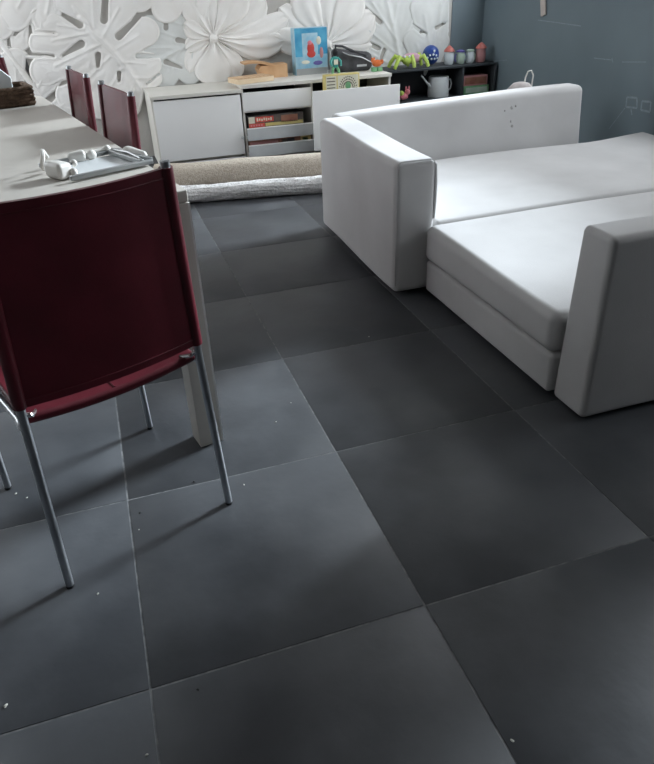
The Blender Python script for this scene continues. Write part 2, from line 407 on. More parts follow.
def carved_leaf(rib, lobes, slits, mname, depth=0.030, lift=0.006, step=1.0, grow=1.28):
    """leaf in low relief: union of lobes, cut by slits and holes, raised rim, veins and midrib (wall pixels -> wall metres)"""
    pts = [p for l in lobes for p in (l[0], l[1])]; rm = grow * max(max(l[2], l[3]) for l in lobes) + 2
    u = np.arange(min(p[0] for p in pts) - rm, max(p[0] for p in pts) + rm, step)
    v = np.arange(min(p[1] for p in pts) - rm, max(p[1] for p in pts) + rm, step)
    lobes = [(a, b, ra * grow, rb * grow) for (a, b, ra, rb) in lobes]
    def field(U, V):
        d = np.full(U.shape, 1e3)
        for (a, b, ra, rb) in lobes:
            e = cone_d(U, V, a, b, ra, rb); k = 2.0
            h = np.clip(0.5 + 0.5 * (d - e) / k, 0, 1); d = d * (1 - h) + e * h - k * h * (1 - h)
        for (a, b, ra, rb) in slits:
            d = np.maximum(d, -cone_d(U, V, a, b, ra, rb))
        return d
    def height(U, V, D):
        e = np.clip(-D, 0, 40)
        h = 0.34 + 0.44 * (1 - np.exp(-e / 6.0)) + 0.16 * np.exp(-((e - 1.4) / 1.0) ** 2)
        vein = np.zeros_like(U)
        for (a, b, ra, rb) in lobes:
            c = cone_d(U, V, a, (a[0] + .82 * (b[0] - a[0]), a[1] + .82 * (b[1] - a[1])), 0, 0)
            vein = np.maximum(vein, 0.14 * np.exp(-(c / 0.9) ** 2)); h = h - 0.06 * np.exp(-((c - 3.2) / 1.8) ** 2)
        mid = np.full(U.shape, 1e3)
        for q in range(len(rib) - 1): mid = np.minimum(mid, cone_d(U, V, rib[q], rib[q + 1], 0, 0))
        h = h + vein + 0.30 * np.exp(-(mid / 1.8) ** 2) - 0.08 * np.exp(-((mid - 4.5) / 2.2) ** 2)
        return lift + depth * np.maximum(h, .05)
    U, V = np.meshgrid(u, v)
    D = field(U, V)
    # pull vertices just outside onto the outline
    eps = 0.05
    gx = (field(U + eps, V) - D) / eps; gy = (field(U, V + eps) - D) / eps; gn = gx * gx + gy * gy + 1e-6
    m = (D > 0) & (D < 1.6 * step)
    U2 = np.where(m, U - gx * D / gn, U); V2 = np.where(m, V - gy * D / gn, V)
    ok = (D <= 0) | m
    Hh = height(U2, V2, np.where(m, 0, D))
    quad = ok[:-1, :-1] & ok[1:, :-1] & ok[:-1, 1:] & ok[1:, 1:]
    inner = (D[:-1, :-1] <= 0) | (D[1:, :-1] <= 0) | (D[:-1, 1:] <= 0) | (D[1:, 1:] <= 0)
    quad &= inner
    nv_, nu_ = U.shape
    idx = -np.ones(U.shape, int); vs = []; fs = []
    R = np.array(CROT)
    def vid(i_, j_):
        if idx[i_, j_] < 0:
            d = R @ np.array([(U2[i_, j_] - 327) / F_PX, -(V2[i_, j_] - 382) / F_PX, -1.0])
            t = (YB - 0.01 - CAM.y) / d[1]
            idx[i_, j_] = len(vs); vs.append((CAM.x + d[0] * t, YB - Hh[i_, j_], CAM.z + d[2] * t))
        return idx[i_, j_]
    edge = {}
    for i_, j_ in zip(*np.nonzero(quad)):
        q = (vid(i_, j_), vid(i_ + 1, j_), vid(i_ + 1, j_ + 1), vid(i_, j_ + 1)); fs.append(q)
        for k in range(4):
            a, b = q[k], q[(k + 1) % 4]
            if (b, a) in edge: del edge[(b, a)]
            else: edge[(a, b)] = 1
    low = {}
    def lo(k):
        if k not in low: low[k] = len(vs); vs.append((vs[k][0], YB + .002, vs[k][2]))
        return low[k]
    for (a, b) in edge: fs.append((b, a, lo(a), lo(b)))
    mb = MB(); mb.add(vs, fs)
    MURAL.append(mb.build('relief_leaf', mname, wall_back, angle=75))
# pale grey leaves lying deepest
carved_leaf([(208, 34), (182, 48), (148, 66)],
    [((205, 36), (165, 18), 10, 9), ((190, 42), (150, 28), 10, 10), ((178, 48), (142, 48), 9, 9), ((170, 54), (146, 72), 9, 9), ((182, 48), (166, 78), 10, 9), ((194, 44), (190, 72), 9, 10), ((206, 32), (192, 12), 9, 9), ((205, 40), (206, 66), 8, 8)],
    [((166, 14), (166, 28), 1.2, 2.6), ((196, 44), (178, 40), 1.2, 2.8), ((182, 68), (166, 62), 1.2, 2.8), ((150, 60), (140, 60), 2, 1.2), ((188, 20), (180, 8), 2, 1.5)], 'relief_grey', .024, .002)
carved_leaf([(402, 80), (396, 40), (384, -10)],
    [((400, 70), (360, 48), 12, 12), ((399, 56), (356, 20), 12, 13), ((396, 40), (364, -10), 12, 12), ((402, 66), (424, 46), 10, 10), ((400, 46), (416, 12), 10, 11), ((394, 24), (400, -18), 10, 10)],
    [((352, 36), (378, 48), 1, 2.6), ((356, 0), (380, 22), 1, 2.6), ((424, 30), (408, 42), 1, 2.4), ((384, 50), (380, 62), 2, 1.5)], 'relief_grey', .024, .002)
carved_leaf([(424, 74), (434, 40), (444, -8)],
    [((424, 66), (414, 40), 9, 9), ((430, 50), (422, 8), 9, 10), ((430, 60), (440, 40), 8, 7), ((438, 30), (440, -4), 8, 7)],
    [((410, 24), (424, 34), 1, 2.4), ((446, 22), (436, 28), 1, 2)], 'relief_grey', .026, .010)
carved_leaf([(54, 2), (26, 14), (-14, 32)],
    [((46, 6), (42, 34), 9, 9), ((34, 10), (20, 40), 10, 9), ((16, 16), (-2, 48), 10, 10), ((2, 22), (-26, 46), 10, 10), ((44, 2), (26, -20), 10, 10), ((28, 8), (2, -14), 11, 11), ((8, 18), (-28, 8), 11, 11)],
    [((32, 46), (30, 26), 2.5, 1.4), ((18, 30), (14, 36), 2.6, 1.2), ((-4, 14), (6, 8), 3.4, 2), ((10, 54), (8, 34), 2.5, 1.4)], 'relief', .024, .004)
# stems on the left, and the deep shadow between them as a dark-coloured plate
for a, b, w in (((-8, 30), (40, 96), 0.022), ((-14, 58), (22, 100), 0.018), ((10, 56), (46, 58), 0.012)):
    p, q = wpt(*a), wpt(*b)
    MB().tube([(p.x, YB - .012, p.y), (q.x, YB - .012, q.y)], w, 10).build('relief_stem', 'relief', wall_back)
MB().prism([tuple(wpt(*q)) for q in ((15, 53), (25, 56), (36, 85))], 'y', YB - .006, YB + .002).build('relief_shadow', 'dark_wall', wall_back, smooth=False)
# the big white split leaf
carved_leaf([(80, 18), (92, 31), (108, 46), (124, 64), (142, 90)],
    [((92, 32), (44, 42), 10, 12), ((100, 44), (46, 70), 11, 13), ((110, 56), (72, 94), 12, 13), ((122, 68), (100, 104), 12, 12), ((134, 82), (128, 106), 10, 10),
     ((90, 30), (52, 24), 9, 10), ((90, 28), (70, 2), 11, 14), ((94, 30), (92, -10), 12, 12), ((102, 38), (122, 2), 11, 14),
     ((114, 50), (144, 32), 11, 12), ((126, 62), (150, 64), 10, 9), ((136, 78), (152, 78), 9, 8), ((84, 26), (132, 78), 9, 9)],
    [((62, 56), (81, 44), 1.2, 4.2), ((98, 55), (98, 66), 3.2, 2.0), ((119, 73), (119, 81), 2.4, 1.4), ((106, -14), (104, 20), 3.0, 4.0), ((58, 12), (80, 25), 1.6, 3.6),
     ((140, 16), (119, 36), 2.0, 4.2), ((164, 56), (138, 56), 1.5, 2.8), ((164, 70), (146, 84), 1.4, 1.2), ((26, 55), (54, 56), 2.6, 1.4), ((60, 84), (84, 76), 2.2, 1.2), ((30, 32), (56, 33), 1.6, .8)], 'relief', .034, .010)
px_flower((213, 38), [((214, -20), 38, 0), ((188, -14), 30, .08), ((240, -18), 32, -.05), ((264, -6), 28, -.10), ((288, 14), 28, -.14), ((284, 38), 24, -.10),
                      ((264, 56), 20, .06), ((238, 80), 24, .05), ((214, 86), 38, 0), ((190, 74), 24, -.08), ((186, 50), 16, -.1), ((184, 22), 18, .1)], 'relief', .030, .006)
px_flower((327, 44), [((328, -26), 34, 0), ((300, -18), 30, .08), ((356, -14), 30, -.08), ((280, 6), 28, .1), ((374, 14), 28, -.1), ((274, 34), 24, .08), ((372, 44), 24, -.06), ((296, 72), 24, 0), ((350, 76), 24, 0)], 'relief', .028, .004)
# the mural goes on above and to the left of the view
def shift_copy(o, dx, dz, parent=wall_back):
    c = copy_tree(o, parent); c.location = (dx, random.uniform(0, .006), dz); return c
leaves = list(MURAL)
for (k, dx, dz) in ((4, -0.98, 0.10), (4, -1.75, 0.02), (4, -0.62, -0.42), (5, -2.35, -0.40), (4, -1.40, -0.46), (3, -1.30, -0.10),
                    (5, -2.05, 0.62), (4, -0.45, 0.62), (5, -0.85, 0.66), (4, 0.60, 0.62), (5, 0.20, 0.70), (6, 0.10, 0.70), (1, 0.0, 0.66), (2, 0.0, 0.68), (3, -0.9, 0.60),
                    (4, -1.80, 1.20), (5, -2.10, 1.30), (4, -0.95, 1.22), (5, -0.75, 1.28), (4, 0.15, 1.22), (5, 0.35, 1.30), (6, 0.20, 1.32), (1, 0.0, 1.26), (2, 0.0, 1.30)):
    shift_copy(leaves[k], dx, dz)

# ------------------------------------------------------------------ blackboard chalk marks
def chalk(segs, w=0.006, name='chalk_mark'):
    mb = MB()
    for (a, b) in segs:
        p, q = on_x(*a, XR - .001), on_x(*b, XR - .001)
        d = (q - p).normalized(); n = Vector((0, -d.z, d.y)) * w / 2
        for k in (0,):
            mb.add([(XR - .0015, *(p + n).yz), (XR - .0015, *(q + n).yz), (XR - .0015, *(q - n).yz), (XR - .0015, *(p - n).yz)], [(0, 1, 2, 3)])
            mb.add([(XR + .0005, *(p + n).yz), (XR + .0005, *(q + n).yz), (XR + .0005, *(q - n).yz), (XR + .0005, *(p - n).yz)], [(0, 1, 2, 3)])
    return mb.build(name, 'chalk', wall_right, smooth=False)
chalk([((627, 97), (637, 98)), ((637, 98), (637, 108)), ((637, 108), (626, 107)), ((626, 107), (627, 97))], .012)
chalk([((642, 101), (651, 102)), ((651, 102), (650, 112)), ((650, 112), (641, 110)), ((641, 110), (642, 101))], .012)
chalk([((625, 108), (609, 129))], .005)
chalk([((631, 109), (632, 115))], .010)
chalk([((538, 20), (560, 23)), ((560, 23), (581, 26))], .006)
chalk([((594, 58), (612, 60)), ((612, 58), (613, 63)), ((622, 62), (646, 62))], .005)
chalk([((494, 61), (507, 60))], .004)

# ------------------------------------------------------------------ sofas
def build_sofa_far():
    s = thing('sofa', 'white fabric sofa with a low arm and a short backrest, standing nearest the dark wall', 'sofa', (2.25, 2.05, 0))
    ox, oy = 2.25, 2.05
    def rb(b, x0, x1, y0, y1, z0, z1, r, **k): return b.rbox(x0 - ox, x1 - ox, y0 - oy, y1 - oy, z0, z1, r, **k)
    def armf(p):
        z = p.z; t = z / .58
        return (p.x + .004 * math.sin(6 * p.y) , p.y + wob(p, .003), p.z + .006 * math.sin(3 * p.y) )
    rb(MB(), 1.182, 1.360, 1.520, 2.50, .030, .578, .028, seg=4, flat=10, fn=armf).build('arm', 'fabric', s)
    am = [c for c in s.children if c.name.startswith('arm')][0]
    yf = 1.520 + .0065
    MB().tube([(x - ox, yf - oy, z) for x, z in ((1.189, .06), (1.189, .54), (1.194, .562), (1.206, .571), (1.336, .571), (1.348, .562))], .0028, 6).build('piping', 'fabric', am)
    MB().tube([(x - ox, 1.531 - oy, z) for x, z in ((1.348, .558), (1.357, .545), (1.361, .48), (1.361, .40), (1.358, .33))], .0065, 8).build('welt', 'fabric', am)
    rb(MB(), 1.363, 3.30, 1.54, 2.50, .04, .165, .02, seg=3, flat=8, fn=lambda p: (p.x, p.y + wob(p, .003), p.z)).build('base', 'fabric', s)
    def cf(p):
        q = p + Vector((ox, oy, 0)); top = max(0, (q.z - .2) / .11)
        return (p.x, p.y + (.10 * min(1, max(0, (q.x - 2.86) / .4)) if q.y > 2.2 else 0), p.z + top * (.006 * math.sin(3.1 * q.x + 1) + .005 * math.sin(5 * q.y)))
    rb(MB(), 1.363, 3.32, 1.520, 2.505, .168, .312, .03, seg=4, flat=16, fn=cf).build('seat_cushion', 'fabric', s)
    def bf(p):
        t = (p.z - .20) / .42
        return (p.x + (0.05 * t if p.x + ox > 2.5 else 0), p.y + .12 * t + wob(p, .005, 7), p.z + max(0, t) * (.004 * math.sin(4 * p.x) - .050 * math.exp(-(p.x + ox - 1.33) / .60) - .006))
    bk = rb(MB(), 1.33, 2.81, 2.512, 2.66, .05, .605, .035, seg=4, flat=14, fn=bf).build('backrest', 'fabric', s)
    for (x, y) in ((1.26, 1.6), (1.26, 2.4), (3.2, 1.7), (3.2, 2.4)):
        MB().lathe([(.022, 0), (.026, .04)], (x - ox, y - oy, 0), 12).build('foot', 'sofa_foot', s)
    # small grey stains on the backrest
    for (u, v, r) in ((512, 108, .012), (516, 106, .008), (511, 122, .010), (512, 127, .013), (505, 111, .006)):
        z = on_y(u, v, 2.58).z
        # front face of the leaning backrest
        lo, hi = 2.5, 2.75
        for _ in range(30):
            m = (lo + hi) / 2; p = on_y(u, v, m); yf = 2.512 + .12 * (p.z - .20) / .42
            if m < yf: lo = m
            else: hi = m
        p = on_y(u, v, lo)
        MB().ball((p.x - ox, lo - oy + .002, p.z), r * .8, .004, r, 10).build('stain', 'stain', bk)
    return s
build_sofa_far()
def build_sofa_near():
    ox, oy = 2.25, 1.0
    s = thing('sofa', 'white fabric sofa section without arms, pushed against the armed sofa, backrest nearest the camera', 'sofa', (ox, oy, 0))
    def rb(b, x0, x1, y0, y1, z0, z1, r, **k): return b.rbox(x0 - ox, x1 - ox, y0 - oy, y1 - oy, z0, z1, r, **k)
    rb(MB(), 1.322, 3.30, .614, 1.512, .025, .162, .016, seg=3, flat=10, fn=lambda p: (p.x + wob(p, .004, 8), p.y, p.z)).build('base', 'fabric', s)
    def cf(p):
        q = p + Vector((ox, oy, 0)); top = max(0, (q.z - .2) / .11)
        return (p.x + wob(q, .004, 5), p.y, p.z + top * (.006 * math.sin(2.7 * q.x + 2) + .006 * math.sin(4.5 * q.y + 1)))
    rb(MB(), 1.312, 3.31, .615, 1.514, .164, .312, .035, seg=5, flat=16, fn=cf).build('seat_cushion', 'fabric', s)
    def bf(p):
        t = (p.z - .02) / .56
        return (p.x + wob(p, .004, 6), p.y + .010 * (1 - t) * (-1 if p.y < .53 - oy else 1) + wob(p, .003, 8), p.z)
    rb(MB(), 1.345, 3.30, .470, .604, .012, .585, .020, seg=4, flat=12, fn=bf).build('backrest', 'fabric', s)
    for (x, y) in ((1.45, .70), (1.45, 1.4), (3.2, .70), (3.2, 1.4)):
        MB().lathe([(.022, 0), (.026, .03)], (x - ox, y - oy, 0), 12).build('foot', 'sofa_foot', s)
    return s
build_sofa_near()

# ------------------------------------------------------------------ dining table
TA = math.radians(11.5)
TL_, TW_, TH_ = 2.0, 0.90, 0.762
corner = Vector((0.296, 0.778, 0))
ex = Vector((math.cos(TA), math.sin(TA), 0)); ey = Vector((-math.sin(TA), math.cos(TA), 0))
tcen = corner - ex * TW_ / 2 + ey * TL_ / 2
tb = thing('dining_table', 'long cream rectangular dining table with square corner legs', 'table', tcen, TA)
MB().box(-TW_ / 2, TW_ / 2, -TL_ / 2, TL_ / 2, TH_ - .03, TH_, bev=.003).build('tabletop', 'table', tb)
for sx in (-1, 1):
    for sy in (-1, 1):
        x1, x0 = sx * TW_ / 2, sx * (TW_ / 2 - .07); y1, y0 = sy * TL_ / 2, sy * (TL_ / 2 - .07)
        lg = MB().box(min(x0, x1), max(x0, x1), min(y0, y1), max(y0, y1), 0, TH_ - .031, bev=.002).build('leg', 'table', tb)
        MB().box(sx * TW_ / 2 - .003, sx * TW_ / 2 + .003, min(y0, y1) + .0, min(y0, y1) + .006, .0, TH_ - .032).build('edge_band', 'table_edge', lg, smooth=False)
for sx in (-1, 1):
    MB().box(sx * (TW_ / 2 - .03) - .012, sx * (TW_ / 2 - .03) + .012, -TL_ / 2 + .071, TL_ / 2 - .071, TH_ - .09, TH_ - .031).build('apron', 'table', tb, smooth=False)
for sy in (-1, 1):
    MB().box(-TW_ / 2 + .071, TW_ / 2 - .071, sy * (TL_ / 2 - .03) - .012, sy * (TL_ / 2 - .03) + .012, TH_ - .09, TH_ - .031).build('apron', 'table', tb, smooth=False)
def on_table(lx, ly, z=TH_):
    p = tcen + ex * lx + ey * ly; return (p.x, p.y, z)

# ------------------------------------------------------------------ chairs
def build_chair():
    t = thing('dining_chair', '', 'chair')
    hw, hd, H = .218, .233, .905
    for sx in (-1, 1):
        lg = MB().tube([(sx * hw, -hd, 0.006), (sx * (hw - .009), -hd + .007, .25), (sx * (hw - .017), -hd + .012, .46), (sx * (hw - .028), -hd + .000, .70), (sx * (hw - .038), -hd - .014, H)], .0098, 12).build('rear_leg', 'steel', t)
        MB().lathe([(.0102, 0), (.0102, .007)], (sx * hw, -hd, 0), 12).build('foot_cap', 'rubber', lg)
        MB().lathe([(.0099, 0), (.0099, .004), (.006, .007)], (sx * (hw - .038), -hd - .014, H - .006), 12).build('end_cap', 'steel', lg)
        fl = MB().tube([(sx * hw, hd, .006), (sx * (hw - .004), hd - .006, .30), (sx * (hw - .012), hd - .02, .425)], .0092, 12).build('front_leg', 'steel', t)
        MB().lathe([(.0098, 0), (.0098, .007)], (sx * hw, hd, 0), 12).build('foot_cap', 'rubber', fl)
        MB().tube([(sx * (hw - .012), hd - .012, .432), (sx * (hw - .014), 0, .428), (sx * (hw - .018), -hd + .07, .430), (sx * (hw - .012), -hd + .025, .436), (sx * (hw - .017), -hd + .012, .452)], .008, 10).build('seat_rail', 'steel', t)
        MB().tube([(sx * (hw - .05), -hd + .04, .452), (sx * (hw - .035), -hd + .012, .462), (sx * (hw - .03), -hd + .010, .466), (sx * (hw - .018), -hd + .012, .468)], .005, 8).build('bracket', 'chrome', t)
    MB().tube([(-hw + .012, hd - .02, .415), (hw - .012, hd - .02, .415)], .009, 10).build('cross_bar', 'steel', t)
    # leather back: sheet slung between the posts, sleeves around them
    z0, z1 = .488, .893
    nx, nz = 16, 8
    def back_pt(s, z, off):
        k = (z - .46) / (H - .46)
        y = -hd + .012 - .016 * k - .010 * k * k - .015 * (1 - s * s) + off
        return (s * (hw - .017 - .021 * k), y, z - .004 * (1 - s * s) * (1 if z < .6 else 1))
    mb = MB(); vs = []; fs = []
    for off in (-.006, .006):
        for i in range(nx + 1):
            for j in range(nz + 1):
                vs.append(back_pt(-1 + 2 * i / nx, z0 + (z1 - z0) * j / nz, off))
    m = nz + 1; o = (nx + 1) * m
    for i in range(nx):
        for j in range(nz):
            a = i * m + j; fs.append((a, a + m, a + m + 1, a + 1)); fs.append((o + a, o + a + 1, o + a + m + 1, o + a + m))
        fs.append((i * m, o + i * m, o + (i + 1) * m, (i + 1) * m)); a = i * m + nz; fs.append((a, a + m, o + a + m, o + a))
    mb.add(vs, fs)
    for sx in (-1, 1):
        mb.tube([back_pt(sx, z0 + (z1 - z0) * j / 6, 0) for j in range(7)], .0142, 12)
    bk = mb.build('backrest', 'leather', t)
    for z in (.875, .505):
        MB().tube([back_pt(-.97 + 1.94 * i / 12, z, -.0065) for i in range(13)], .0012, 6).build('seam', 'leather', bk)
    def sf(p):
        return (p.x, p.y, p.z - .016 * (1 - (p.x / .2) ** 2) + .004 * math.sin(5 * p.y))
    se = MB().rbox(-.200, .200, -hd + .022, hd + .006, .440, .464, .010, seg=3, flat=10, fn=sf).build('seat', 'leather', t)
    MB().tube([sf(Vector((0, y, .4645))) for y in (-hd + .03, -.1, 0, .1, hd - .02)], .002, 6).build('seam', 'leather', se)
    return t
ch0 = build_chair()
A0 = math.radians(20.6)
ch0.location = (-.029, .631, 0); ch0.rotation_euler = (0, 0, A0)
ch0['label'] = 'oxblood leather chair nearest the camera, its back turned to us'
ch0['group'] = 'red leather chairs around the table'
def chair_at(back_mid, ang, label):
    c = copy_tree(ch0); c['label'] = label
    f = Vector((-math.sin(ang), math.cos(ang), 0))
    p = Vector((*back_mid, 0)) + f * .25
    c.location = p; c.rotation_euler = (0, 0, ang)
    return c
chair_at((.204, 1.645), math.radians(102), 'red leather chair at the side of the table, the one closer to the camera')
chair_at((.088, 2.245), math.radians(100), 'red leather chair at the side of the table, the one closer to the leaf wall')
chair_at((-.455, 3.20), math.radians(191.5), 'red leather chair at the far end of the table behind the wicker tray')

# ------------------------------------------------------------------ things on the table
def local_table(u, v, z=TH_):
    p = on_z(u, v, z) - tcen; return p.dot(ex), p.dot(ey)
# wicker tray
bx = on_z(30, 107, TH_)
wk = thing('wicker_tray', 'dark brown wicker tray at the far end of the table', 'tray', (bx.x - .17, bx.y + .10, TH_), math.radians(14))
MB().box(-.17, .17, -.10, .10, .0, .008).build('bottom', 'wicker', wk, smooth=False)
def wall_weave(x0, y0, x1, y1):
    mb = MB(); d = Vector((x1 - x0, y1 - y0, 0)); n = Vector((-d.y, d.x, 0)).normalized()
    for r in range(5):
        pts = []
        for i in range(25):
            q = Vector((x0, y0, 0)) + d * (i / 24); pts.append((*(q + n * (.004 * math.sin(i * math.pi / 1.5 + r * math.pi))).xy, .012 + r * .0145))
        mb.tube(pts, .0085, 6)
    return mb
for q in ((-.17, -.10, .17, -.10), (.17, -.10, .17, .10), (.17, .10, -.17, .10), (-.17, .10, -.17, -.10)):
    wall_weave(*q).build('woven_side', 'wicker', wk)
pp = MB()
fold = [(-.05, .0), (.055, .01), (.06, .10), (.02, .14), (-.04, .13)]
pp.prism(fold, 'y', -.012, .012)
bp = on_z(2, 92, TH_)
tag(pp.build('paper_packet', 'paper', loc=(wk.location.x + .055, wk.location.y + .0, TH_ + .009)), 'pale blue-white paper packet standing in the wicker tray', 'paper')
# clamp frame
cf = thing('clamp_frame', 'grey metal frame with ivory clamps and knobs lying on the table behind the near chair', 'clamp', (.094, 1.118, TH_ + .0015), math.radians(24))
fw, fd = .120, .100
for y, z in ((-fd, .010), (fd, .012)):
    MB().box(-fw, fw, y - .007, y + .007, z - .006, z + .006, bev=.002).build('bar', 'net_grey', cf)
MB().box(-fw + .03, fw - .02, -fd + .010, fd - .012, .001, .005).build('plate', 'can_grey', cf, smooth=False)
for x in (fw - .002, fw - .030):
    MB().box(x - .006, x + .006, -fd, fd, .006, .020, bev=.002).build('bar', 'net_grey', cf)
MB().tube([(fw - .024, -fd + .02, .020), (fw - .018, 0, .024), (fw - .022, fd - .01, .020)], .004, 8).build('rod', 'net_grey', cf)
def clamp_piece(name, b, m, x, y, z=0, rz=0):
    o = b.build(name, m, cf); o.location = (x, y, z); o.rotation_euler = (0, 0, rz); return o
def blob(sx, sy, sz, r, f=0.0): return MB().rbox(-sx, sx, -sy, sy, 0, sz, r, seg=3, flat=3, fn=lambda p: (p.x, p.y * (1 - f * p.x / sx), p.z * (1 - .4 * f * p.x / sx)))
lc_ = clamp_piece('clamp_body', blob(.024, .034, .042, .012, .2), 'clamp_white', -fw + .004, -.030, 0, .15)
MB().tube([(.018, -.012, .030), (.034, -.016, .032)], .007, 10).build('screw', 'chrome', lc_)
MB().ball((.036, -.016, .032), .010, .010, .010, 10).build('knob', 'clamp_white', lc_)
MB().ball((.020, -.034, .014), .010, .010, .012, 10).build('knob', 'clamp_white', lc_)
lr = clamp_piece('clamp_ring', MB().tube([(.026 * math.cos(a * .52), .004 * math.sin(a), .034 + .024 * math.sin(a * .52)) for a in range(11)], .006, 8), 'clamp_white', -fw + .002, .052, 0, .9)
clamp_piece('clamp_body', blob(.026, .015, .032, .012, .3), 'clamp_white', -.012, fd - .004, 0, 3.0)
clamp_piece('knob', MB().ball((0, 0, .016), .016, .013, .015, 12), 'clamp_white', .030, fd - .012)
clamp_piece('knob', MB().ball((0, 0, .022), .011, .010, .011, 12), 'clamp_white', .088, fd + .004)
clamp_piece('arm_rod', MB().tube([(.02, 0, .020), (.09, 0, .022)], .004, 8), 'clamp_white', 0, fd + .002)
clamp_piece('clamp_body', blob(.046, .014, .030, .012, .35), 'clamp_white', fw + .004, -.002, 0, math.radians(-80))

# ------------------------------------------------------------------ rolled carpets
def roll(name, label, cat, m, p0, ang, L, r, turns, fuzz, flat=1.0):
    mb = MB(); nphi = 48; nl = 36; vs = []; fs = []
    for i in range(nl + 1):
        x = L * i / nl
        for k in range(nphi):
            a = 2 * math.pi * k / nphi
            rr = r * (1 + .03 * math.sin(7 * x + 2 * a) + .02 * math.sin(13 * x + 1)) + random.uniform(-fuzz, fuzz)
            vs.append((x + (random.uniform(-fuzz, fuzz)), rr * math.cos(a), max(0.001, r * flat + rr * flat * math.sin(a))))
    for i in range(nl):
        for k in range(nphi):
            fs.append((i * nphi + k, i * nphi + (k + 1) % nphi, (i + 1) * nphi + (k + 1) % nphi, (i + 1) * nphi + k))
    fs.append(tuple(range(nphi))); fs.append(tuple(nl * nphi + k for k in range(nphi)))
    mb.add(vs, fs)
    t = thing(name, label, cat, p0, ang)
    body = mb.build('outer_turn', m, t)
    sp = MB(); sp.tube([(-.004, (r * .92) * (1 - j / 60) * math.cos(j * .42) , r * flat + flat * r * .92 * (1 - j / 60) * math.sin(j * .42)) for j in range(52)], .006, 6)
    sp.build('spiral_edge', m, t)
    return t
roll('rolled_carpet', 'thick beige carpet roll lying in front of the white cabinet', 'carpet', 'beige_rug', (.42, 3.575, 0), math.radians(-9.5), 1.75, .104, 3, .002, .98)
roll('rolled_rug', 'thin white shaggy rug roll lying in front of the beige roll', 'rug', 'white_rug', (.46, 3.385, 0), math.radians(-9.5), 1.6, .056, 3, .005, .92)

# ------------------------------------------------------------------ cabinets
CY0, CY1 = 4.32, 4.79
ca = thing('media_cabinet', 'low white cabinet with a blank sliding door, standing nearest the table', 'cabinet', (.845, 4.55, 0))
def cbox(b, x0, x1, y0, y1, z0, z1, ox, oy=4.55, **k): return b.box(x0 - ox, x1 - ox, y0 - oy, y1 - oy, z0, z1, **k)
ox = .845
cbox(MB(), .515, 1.17, CY0 - .03, CY1, .482, .506, ox, bev=.002).build('top', 'cab_cream', ca)
cbox(MB(), .520, .540, CY0, CY1, 0, .480, ox).build('side_panel', 'cab_cream', ca, smooth=False)
cbox(MB(), 1.150, 1.168, CY0 + .02, CY1, 0, .480, ox).build('side_panel', 'cab_cream', ca, smooth=False)
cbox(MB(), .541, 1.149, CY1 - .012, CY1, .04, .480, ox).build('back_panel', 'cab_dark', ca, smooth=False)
cbox(MB(), .541, 1.149, CY0 + .05, CY1 - .013, .02, .04, ox).build('bottom', 'cab_cream', ca, smooth=False)
cbox(MB(), .60, 1.165, CY0 - .02, CY0 - .004, .0, .032, ox).build('plinth', 'cab_white', ca, smooth=False)
dr = cbox(MB(), .531, 1.160, CY0 - .018, CY0 - .001, .052, .470, ox, bev=.002).build('door', 'cab_white', ca)
MB().lathe([(.010, 0), (.012, .002), (.012, .012), (.008, .016)], (0, 0, 0), 14).build('knob', 'cab_grey', dr)
kb = dr.children[0]; kb.rotation_euler = (math.radians(90), 0, 0); kb.location = (1.15 - ox, CY0 - .018 - 4.55, .17)

ox = 1.76
cb = thing('drawer_cabinet', 'low white drawer cabinet with game boxes in open shelves and one drawer pulled out', 'cabinet', (ox, 4.55, 0))
cbox(MB(), 1.171, 2.36, CY0 - .02, CY1, .506, .530, ox, bev=.002).build('top', 'cab_cream', cb)
for x in (1.172, 1.706, 2.342):
    cbox(MB(), x, x + .016, CY0, CY1, 0, .505, ox).build('side_panel', 'cab_cream', cb, smooth=False)
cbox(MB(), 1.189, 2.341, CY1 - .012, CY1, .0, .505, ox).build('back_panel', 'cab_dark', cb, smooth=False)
cbox(MB(), 1.189, 2.341, CY0 + .02, CY1 - .013, .0, .016, ox).build('bottom', 'cab_cream', cb, smooth=False)
cbox(MB(), 1.176, 1.704, CY0 - .018, CY0 - .001, .350, .478, ox, bev=.002).build('drawer_front', 'cab_white', cb)
cbox(MB(), 1.189, 1.705, CY0 + .0, CY1 - .013, .338, .349, ox).build('shelf_board', 'cab_cream', cb, smooth=False)
for (z0, z1) in ((.150, .232), (.030, .110)):
    d = thing_ = cbox(MB(), 1.178, 1.704, CY0 - .075, CY0 - .062, z0, z1, ox, bev=.002).build('pull_out_tray', 'cab_grey', cb)
    cbox(MB(), 1.190, 1.704, CY0 - .061, CY1 - .03, z0, z0 + .010, ox).build('tray_bottom', 'cab_white', d, smooth=False)
    cbox(MB(), 1.178, 1.704, CY0 - .078, CY0 - .058, z1, z1 + .006, ox).build('tray_lip', 'cab_white', d, smooth=False)
# big drawer pulled out
DY = 4.10
d = cbox(MB(), 1.652, 2.342, DY, DY + .018, .06, .476, ox, bev=.003).build('open_drawer', 'cab_white', cb)
cbox(MB(), 1.735, 1.747, DY + .019, CY1 - .06, .09, .40, ox).build('drawer_side', 'cab_cream', d, smooth=False)
cbox(MB(), 2.318, 2.330, DY + .019, CY1 - .06, .09, .40, ox).build('drawer_side', 'cab_cream', d, smooth=False)
cbox(MB(), 1.748, 2.317, DY + .019, CY1 - .06, .09, .10, ox).build('drawer_bottom', 'cab_cream', d, smooth=False)

